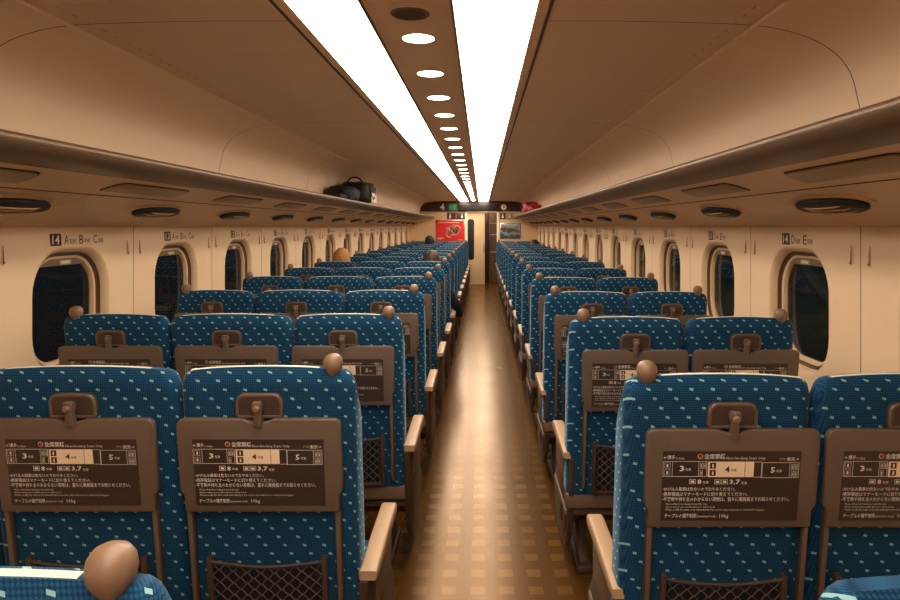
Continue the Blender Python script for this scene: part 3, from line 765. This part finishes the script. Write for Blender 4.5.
def cover_mesh(x0, x1, wd):
    mb = MB(); h = wd / 2
    def topz(x): return 1.163 + (ZT - 1.163) * max(0, 1 - (x / (h - 0.039)) ** 2) ** 0.8
    def prof_at(tz):
        pr = [(0.020, -0.0010), (0.024, 0.0012), (0.030, 0.0014), (0.038, -0.0005)]
        for dz in (-0.012, -0.03, -0.05, -0.08, -0.11, -0.15, -0.20, -0.27): pr.append((0.125 * gz(tz + dz) + 0.004, dz))
        return pr, [(y - 0.004, dz - 0.003) for y, dz in pr]
    n = 10; rings = []
    for k in range(n + 1):
        x = x0 + (x1 - x0) * k / n; tz = topz(x)
        pr, pr2 = prof_at(tz)
        rings.append([(x, y, tz + dz) for y, dz in pr] + [(x, y, tz + dz) for y, dz in pr2[::-1]])
    mb.loft(rings, COVERM, fn=lambda x, y, z: (x, y + (ZT - z) * TILT, z)); return mb.mesh('headrest_cover', ang=60)
def cushion_mesh(wd):
    mb = MB(); h = wd / 2 - 0.025
    mb.rbox(-h, h, 0.17, 0.60, 0.31, 0.44, 0.035, FAB, seg=4); return mb.mesh('cushion', ang=60)
def armrest_mesh():
    mb = MB()
    side = [(0.09, 0.560), (0.13, 0.552), (0.30, 0.556), (0.50, 0.560), (0.52, 0.566), (0.526, 0.582), (0.516, 0.597), (0.49, 0.601), (0.30, 0.598), (0.15, 0.590), (0.09, 0.586)]
    mb.plate(side, -0.026, 0.026, 0.008, ARMT, lambda x, y, z: (y, x, z))
    mb.rbox(-0.014, 0.014, 0.20, 0.47, 0.42, 0.558, 0.006, BASEM)
    return mb.mesh('armrest', ang=50)
def side_panel_mesh():
    mb = MB()
    pts = [(0.08, 0.558), (0.30, 0.556), (0.505, 0.556), (0.522, 0.50), (0.525, 0.43), (0.57, 0.36), (0.64, 0.28), (0.66, 0.20), (0.63, 0.13), (0.55, 0.09), (0.40, 0.085), (0.28, 0.10), (0.20, 0.16), (0.15, 0.25), (0.12, 0.35), (0.10, 0.45)]
    mb.plate(pts, -0.012, 0.012, 0.006, ARMD, lambda x, y, z: (y, x, z))
    mb.plate([(x * 0.86 + 0.05, z * 0.8 + 0.07) for x, z in pts], -0.017, 0.017, 0.005, ARMD, lambda x, y, z: (y, x, z))
    return mb.mesh('side_panel', ang=50)
def base_mesh(wd):
    mb = MB(); h = wd / 2
    mb.rbox(-h, h, 0.112, 0.158, 0.335, 0.402, 0.010, BASEM)
    mb.rbox(-h, h, 0.16, 0.58, 0.285, 0.315, 0.008, BASEM)
    mb.rbox(-h, h, 0.30, 0.38, 0.20, 0.29, 0.008, ARMD)
    return mb.mesh('base_beam', ang=50)
def leg_mesh():
    mb = MB()
    mb.plate([(0.26, 0.03), (0.48, 0.03), (0.44, 0.10), (0.40, 0.22), (0.28, 0.22), (0.30, 0.10)], -0.02, 0.02, 0.005, ARMD, lambda x, y, z: (y, x, z))
    mb.rbox(-0.035, 0.035, 0.22, 0.52, 0.0, 0.032, 0.006, ARMD)
    return mb.mesh('leg', ang=50)
def pedal_mesh():
    mb = MB()
    mb.tube([(0, 0.30, 0.17), (0, 0.36, 0.115), (0, 0.43, 0.095), (0, 0.50, 0.12), (0, 0.515, 0.16)], 0.0055, CHROME, 8)
    mb.rbox(-0.012, 0.012, 0.41, 0.46, 0.087, 0.103, 0.004, CHROME)
    return mb.mesh('foot_pedal', ang=50)
NOTICE, TRAY, LPLATE, LATCH, TARM = notice_mesh(), tray_mesh(), latch_plate_mesh(), latch_mesh(), arm_mesh()
PFRAME, NET, KNOB, ARM, SIDEP, LEG, PEDAL = pocket_frame_mesh(), net_mesh(), knob_mesh(), armrest_mesh(), side_panel_mesh(), leg_mesh(), pedal_mesh()

# letter: (left edge, right edge, tray centre, knob side or 0, armrests [(x, is_aisle)])
SPEC = {
 'A': (-1.800, -1.343, -1.583, -1, [(-1.828, 0), (-1.342, 0)]),
 'B': (-1.340, -0.814, -1.088, 0, []),
 'C': (-0.812, -0.340, -0.592, 1, [(-0.812, 0), (-0.319, 1)]),
 'D': (0.360, 0.842, 0.632, -1, [(0.372, -1), (0.843, 0)]),
 'E': (0.845, 1.300, 1.087, 1, [(1.328, 0)]),
}
def make_seat(L):
    xa, xb, tc, kn, arms = SPEC[L]; cx = (xa + xb) / 2; wd = xb - xa
    root = empty('train_seat', (0, 0, 0)); root['ox'] = cx
    back = link('backrest', backrest_mesh(wd), root)
    cxl = tc - cx
    lo = max(-wd / 2 + 0.03, cxl - 0.195); hi = min(wd / 2 - 0.03, cxl + 0.195)
    if kn > 0: hi = min(hi, wd / 2 - 0.098)
    if kn < 0: lo = max(lo, -wd / 2 + 0.098)
    link('headrest_cover', cover_mesh(lo, hi, wd), root)
    link('cushion', cushion_mesh(wd), root); link('base_beam', base_mesh(wd), root)
    for s in (-1, 1):
        if L in 'BE' and s < 0 or L == 'A' and s > 0 or L == 'D' and s > 0 or L == 'B' and s > 0: continue
        o = link('leg', LEG, root); o.location.x = s * (wd / 2 - 0.10)
    t_ = link('tray_table', TRAY, root); t_.location.x = cxl
    link('notice_panel', NOTICE, t_)
    p = link('latch_plate', LPLATE, root); p.location.x = cxl; link('latch', LATCH, p)
    for s in (-1, 1):
        o = link('tray_arm', TARM, root); o.location.x = cxl + s * 0.2005
    o = link('seat_pocket', PFRAME, root); o.location.x = cxl; link('net', NET, o)
    if kn:
        o = link('grab_knob', KNOB, root); o.location = (kn * (wd / 2 - 0.060), 0.055, ZT - 0.012 + 0.012)
        o.location.y = 0.022; o.location.z = 1.153; o.scale = (1, 1, 1.0)
    for (ax, aisle) in arms:
        o = link('armrest', ARM, root); o.location.x = ax - cx; o.location.y = 0 if aisle else 0.09
        if aisle:
            o = link('side_panel', SIDEP, root); o.location.x = ax - cx - aisle * 0.012
            o = link('foot_pedal', PEDAL, root); o.location.x = ax - cx - aisle * 0.045
    return root, cx
DESC = {'A': 'blue window seat by left wall', 'B': 'blue middle seat of left three', 'C': 'blue seat just left of aisle', 'D': 'blue seat just right of aisle', 'E': 'blue window seat by right wall'}
for L in 'ABCDE':
    first, cx = make_seat(L)
    y0 = ROWL if L in 'ABC' else ROWR
    used = False
    for k in list(range(0, 15)) + [-1]:
        if k == -1 and L in 'AB': continue
        if k == -1 and L in 'E': continue
        o = dup(first) if used else first; used = True
        o.location = (cx, ((0.68 if L == 'C' else 0.668) if k < 0 else y0 + PITCH * k), 0)
        if k == -1: d = 'nearest, only its top in view'
        else: d = f'{ORD[k]} full row from the camera'
        side = 'left' if L in 'ABC' else 'right'
        tag(o, f'{DESC[L]}, {d}', 'seat', f'blue train seats {side} of the aisle')
        if 'ox' in o: del o['ox']
        if k == -1 and L == 'D':
            for ch in list(o.children):
                if ch.name.startswith('grab_knob'): bpy.data.objects.remove(ch)

# ================================================================== passengers
def skin_body(name, joints, edges, mat, parent, sub=2):
    me = bpy.data.meshes.new(name); me.from_pydata([j[:3] for j in joints], edges, [])
    ob = bpy.data.objects.new(name, me); COL.objects.link(ob)
    sk = ob.modifiers.new('s', 'SKIN'); sk.use_smooth_shade = True
    for i, j in enumerate(joints):
        r = j[3]; me.skin_vertices[0].data[i].radius = (r, r) if not isinstance(r, tuple) else r
        me.skin_vertices[0].data[i].use_root = (i == 0)
    ss = ob.modifiers.new('u', 'SUBSURF'); ss.levels = ss.render_levels = sub
    dg = bpy.context.evaluated_depsgraph_get(); m2 = bpy.data.meshes.new_from_object(ob.evaluated_get(dg)); m2.name = name
    bpy.data.objects.remove(ob)
    m2.materials.clear(); m2.materials.append(mat); m2.polygons.foreach_set('use_smooth', [True] * len(m2.polygons))
    return link(name, m2, parent)
def blob(mb, c, r, mat, n=16, mfn=None):
    rings = []
    for i in range(n + 1):
        p = math.pi * i / n; z = math.cos(p); q = max(math.sin(p), 0.02)
        ring = []
        for k in range(n * 2):
            t = math.pi * k / n; v = Vector((q * math.cos(t), q * math.sin(t), z))
            if mfn: v = mfn(v)
            ring.append((c[0] + v.x * r[0], c[1] + v.y * r[1], c[2] + v.z * r[2]))
        rings.append(ring)
    mb.loft(rings, mat)
def person(x, ybase, head_z, hair, coat, label, hair_kind='short', arm_out=False, hw=1.0, yaw=0):
    """seated, facing +Y, hips on the cushion; head_z = top of head"""
    root = empty('person', (x, ybase + 0.10, 0)); tag(root, label, 'person')
    hz = head_z - 0.125; hy = 0.235              # head centre
    sh = hz - 0.27                              # shoulder height
    J = [(0, 0.33, 0.53, 0.125), (0, 0.27, 0.68, 0.125), (0, 0.235, sh - 0.12, 0.135), (0, 0.225, sh - 0.01, 0.10), (0, 0.23, hz - 0.15, 0.052), (0, 0.24, hz - 0.05, 0.05),
         (-0.16, 0.225, sh - 0.02, 0.060), (-0.215, 0.25, sh - 0.26, 0.046), (-0.16, 0.46, sh - 0.34, 0.036), (-0.12, 0.52, sh - 0.35, 0.024),
         (0.16, 0.225, sh - 0.02, 0.060)]
    if arm_out: J += [(0.27, 0.27, sh - 0.20, 0.050), (0.31, 0.45, sh - 0.37, 0.042), (0.27, 0.56, sh - 0.37, 0.026)]
    else: J += [(0.215, 0.25, sh - 0.26, 0.046), (0.16, 0.46, sh - 0.34, 0.036), (0.12, 0.52, sh - 0.35, 0.024)]
    J += [(-0.09, 0.36, 0.52, 0.09), (-0.12, 0.72, 0.52, 0.065), (-0.12, 0.74, 0.30, 0.05), (-0.12, 0.75, 0.09, 0.036), (-0.12, 0.84, 0.045, 0.038),
          (0.09, 0.36, 0.52, 0.09), (0.12, 0.72, 0.52, 0.065), (0.12, 0.74, 0.30, 0.05), (0.12, 0.75, 0.09, 0.036), (0.12, 0.84, 0.045, 0.038)]
    E = [(0, 1), (1, 2), (2, 3), (3, 4), (4, 5), (3, 6), (6, 7), (7, 8), (8, 9), (3, 10), (10, 11), (11, 12), (12, 13), (0, 14), (14, 15), (15, 16), (16, 17), (17, 18), (0, 19), (19, 20), (20, 21), (21, 22), (22, 23)]
    body = skin_body('body', J, E, SKIN, root)
    # head shares the body's figure: face, nose, ears
    hd = MB()
    def face(v):
        v = Vector(v)
        if v.z < 0: v.x *= 1 - 0.28 * v.z * v.z; v.y *= 1 - 0.12 * v.z * v.z
        if v.y > 0.75 and abs(v.x) < 0.14 and -0.25 < v.z < 0.12: v.y += 0.16
        return v
    blob(hd, (0, hy, hz), (0.076 * hw, 0.092, 0.118), SKIN, 16, face)
    for s in (-1, 1):
        blob(hd, (s * 0.078 * hw, hy - 0.004, hz - 0.012), (0.010, 0.020, 0.030), SKIN, 8)
        blob(hd, (s * 0.030, hy + 0.084, hz + 0.008), (0.013, 0.006, 0.006), INKW, 6)
        blob(hd, (s * 0.030, hy + 0.089, hz + 0.008), (0.005, 0.003, 0.005), INKD, 6)
    blob(hd, (0, hy + 0.086, hz - 0.058), (0.024, 0.006, 0.007), INKR, 6)
    hd.build('head', root, ang=80)
    hm = MB()
    def hairf(v):
        v = Vector(v); n = 1 + 0.03 * math.sin(9 * v.x + 5 * v.z) * math.cos(7 * v.y)
        if v.y > 0.15 and v.z < 0.45: v *= 0.9              # open face
        if v.z < -0.35 and hair_kind == 'short': v *= 0.86
        return v * n
    blob(hm, (0, hy - 0.012, hz + 0.018), (0.086 * hw, 0.098, 0.118), hair, 18, hairf)
    if hair_kind == 'long': blob(hm, (0, hy - 0.045, hz - 0.10), (0.088 * hw, 0.055, 0.15), hair, 14)
    hm.build('hair', root, ang=80)
    # clothing: jacket grown a little larger than the body
    g = 1.14
    Jj = [(j[0], j[1], j[2], j[3] * g) for j in J]
    idx = [0, 1, 2, 3, 6, 7, 8, 10, 11, 12]; mp = {a: i for i, a in enumerate(idx)}
    skin_body('jacket', [Jj[i] for i in idx], [(mp[a], mp[b_]) for a, b_ in E if a in mp and b_ in mp], coat, root)
    idx = [0, 14, 15, 16, 17, 19, 20, 21, 22]; mp = {a: i for i, a in enumerate(idx)}
    skin_body('trousers', [Jj[i] for i in idx], [(mp[a], mp[b_]) for a, b_ in E if a in mp and b_ in mp], TROU, root)
    for s in (-1, 1):
        m_ = MB(); m_.rbox(s * 0.12 - 0.05, s * 0.12 + 0.05, 0.68, 0.93, 0.0, 0.10, 0.035, BLACK, seg=3); m_.build('shoe', root)
        hx = 0.12 * s; hyy = 0.52
        if arm_out and s > 0: hx, hyy = 0.27, 0.56
        for q in range(5):
            m_ = MB(); a = (q - 2) * 0.017
            L_ = (0.045, 0.075, 0.082, 0.076, 0.06)[q]
            if q == 0: m_.tube([(hx - s * 0.02, hyy - 0.01, sh - 0.35), (hx - s * 0.045, hyy + 0.02, sh - 0.355), (hx - s * 0.05, hyy + 0.045, sh - 0.365)], [0.010, 0.009, 0.007], SKIN, 8)
            else: m_.tube([(hx + a, hyy, sh - 0.35), (hx + a * 1.2, hyy + L_ * 0.6, sh - 0.352), (hx + a * 1.25, hyy + L_, sh - 0.372)], [0.010, 0.009, 0.007], SKIN, 8)
            m_.build('finger', root)
    return root
yk = lambda k, r=ROWL: r + PITCH * k
person(-1.565, yk(5), 1.300, HAIRT, COATG, 'person with light brown hair seated by the left windows, back of head above the seat', hw=1.1)
person(-0.565, yk(5), 1.275, HAIRD, COATB, 'dark haired person in a black coat leaning out over the aisle armrest', hw=1.15, arm_out=True)
person(-1.085, yk(11), 1.345, HAIRB, COATB, 'black haired person seated farther back on the left, in front of the red poster', hw=1.2, hair_kind='long')
person(1.085, yk(11, ROWR), 1.262, HAIRB, COATN, 'black haired person seated far back on the right side by the windows', hw=1.15)

# ================================================================== bags on the racks
bg = empty('travel_bag', (-1.43, 7.15, 1.80)); tag(bg, 'bulky black travel bag with loop handle and white tag on the left rack', 'bag')
def lump(sx, sy, sz, amp, seed):
    def f(v):
        v = Vector(v); p = 3.2
        n = (abs(v.x) ** p + abs(v.y) ** p + abs(v.z) ** p) ** (1 / p); v = v / n
        return v * (1 + amp * math.sin(4 * v.x + seed) * math.cos(5 * v.y + seed * 2) * math.sin(3 * v.z + seed))
    return f
m_ = MB(); blob(m_, (0.0, 0.28, 0.125), (0.175, 0.30, 0.128), BAGM, 20, lump(1, 1, 1, 0.10, 1.0))
blob(m_, (0.05, 0.42, 0.20), (0.11, 0.17, 0.055), BAGM, 14, lump(1, 1, 1, 0.1, 2.0)); m_.build('body', bg, ang=80)
m_ = MB(); blob(m_, (-0.05, -0.20, 0.085), (0.15, 0.30, 0.088), BAGM, 18, lump(1, 1, 1, 0.14, 3.0))
blob(m_, (-0.06, -0.50, 0.04), (0.10, 0.18, 0.045), BAGM, 12, lump(1, 1, 1, 0.1, 4.0)); m_.build('side_pouch', bg, ang=80)
m_ = MB(); m_.tube([(0.02 + 0.085 * math.cos(R(a)), 0.05, 0.215 + 0.075 * math.sin(R(a))) for a in range(-10, 191, 20)], 0.009, BAGM, 8); m_.build('handle', bg)
m_ = MB(); m_.tube([(0.178, 0.05, 0.2), (0.188, 0.15, 0.10), (0.188, 0.3, 0.05), (0.185, 0.42, 0.12), (0.17, 0.5, 0.2)], 0.008, BLACK, 6); m_.build('strap', bg)
m_ = MB(); m_.plate(rrect(0.16, 0.50, 0.02, 0.125, 0.01), 0.184, 0.190, 0.002, INKW, lambda x, y, z: (y, x, z)); m_.box(0.1905, 0.1915, 0.22, 0.40, 0.065, 0.08, INKD); m_.build('tag', bg)
bg = empty('red_bag', (1.02, 13.9, 1.80)); tag(bg, 'shiny red bag lying on the far end of the right rack', 'bag')
m_ = MB(); blob(m_, (0.02, 0.1, 0.135), (0.18, 0.46, 0.138), BAGR, 18, lump(1, 1, 1, 0.08, 1.4)); m_.build('body', bg, ang=80)
m_ = MB(); blob(m_, (0.06, -0.60, 0.10), (0.14, 0.36, 0.10), BAGR, 14, lump(1, 1, 1, 0.1, 2.4)); m_.build('side_pouch', bg, ang=80)
m_ = MB(); m_.tube([(-0.165, -0.15, 0.12), (-0.172, -0.05, 0.22), (-0.172, 0.12, 0.23), (-0.165, 0.25, 0.12)], 0.010, BLACK, 6); m_.build('handle', bg)

# ================================================================== platforms outside in the dark
m_ = MB(); m_.box(WR + 0.25, WR + 6, Y0, 30, -0.3, -0.02, CONC); tag(m_.build('station_platform', smooth=False), 'dim concrete station platform outside the right windows', 'platform')
for i, (yy, w2) in enumerate(((5.6, 'nearest'), (10.6, 'middle'), (15.6, 'farthest'))):
    q = empty('platform_pillar', (WR + 2.0, yy, -0.02)); tag(q, f'green steel platform pillar outside the right windows, {w2} of three', 'pillar', 'platform pillars')
    m_ = MB(); m_.rbox(-0.13, 0.13, -0.13, 0.13, 0, 3.2, 0.02, GREENP); m_.build('shaft', q)
    m_ = MB(); m_.rbox(-0.2, 0.2, -0.2, 0.2, 0, 0.12, 0.02, CONC); m_.build('plinth', q)
q = empty('platform_stairs', (WR + 3.2, 6.5, 0.06)); tag(q, 'dim sloping staircase on the platform outside the right windows', 'stairs')
m_ = MB()
for i in range(12): m_.box(-0.6, 0.6, i * 0.28, i * 0.28 + 0.3, i * 0.17, i * 0.17 + 0.17, CONC)
m_.build('steps', q, smooth=False)
m_ = MB(); m_.tube([(-0.65, 0, 1.0), (-0.65, 3.3, 3.0)], 0.03, STEELB, 8); m_.tube([(-0.65, 0, 0.0), (-0.65, 3.3, 2.0)], 0.06, STEELB, 8); m_.build('handrail', q)
for i, (xx, w2) in enumerate(((WR + 1.2, 'nearer'), (WR + 4.0, 'farther'))):
    q = empty('platform_lamp', (xx, 9, 2.75)); tag(q, f'long fluorescent platform lamp outside the right windows, {w2} to the train', 'lamp', 'platform lamps')
    m_ = MB(); m_.box(-0.02, 0.02, -6, 9, 0, 0.03, TUBEM); m_.build('tube', q, smooth=False)
    m_ = MB(); m_.box(-0.06, 0.06, -6, 9, 0.03, 0.08, STEELB); m_.build('housing', q, smooth=False)
m_ = MB(); m_.box(WR + 0.5, WR + 6, Y0, 30, 3.3, 3.4, CONC)
for i in range(12): m_.box(WR + 0.5, WR + 6, -1 + i * 2.5, -0.85 + i * 2.5, 3.05, 3.3, STEELB)
tag(m_.build('platform_canopy', smooth=False), 'dark platform roof with beams outside the right windows', 'canopy')
m_ = MB(); m_.box(WL - 6, WL - 0.3, Y0, 30, -1.0, -0.9, CONC)
for dx in (2.2, 3.6): m_.box(WL - dx, WL - dx + 0.07, Y0, 30, -0.9, -0.75, CHROME)
tag(m_.build('track_bed', smooth=False), 'dark track bed with steel rails outside the left windows', 'track')
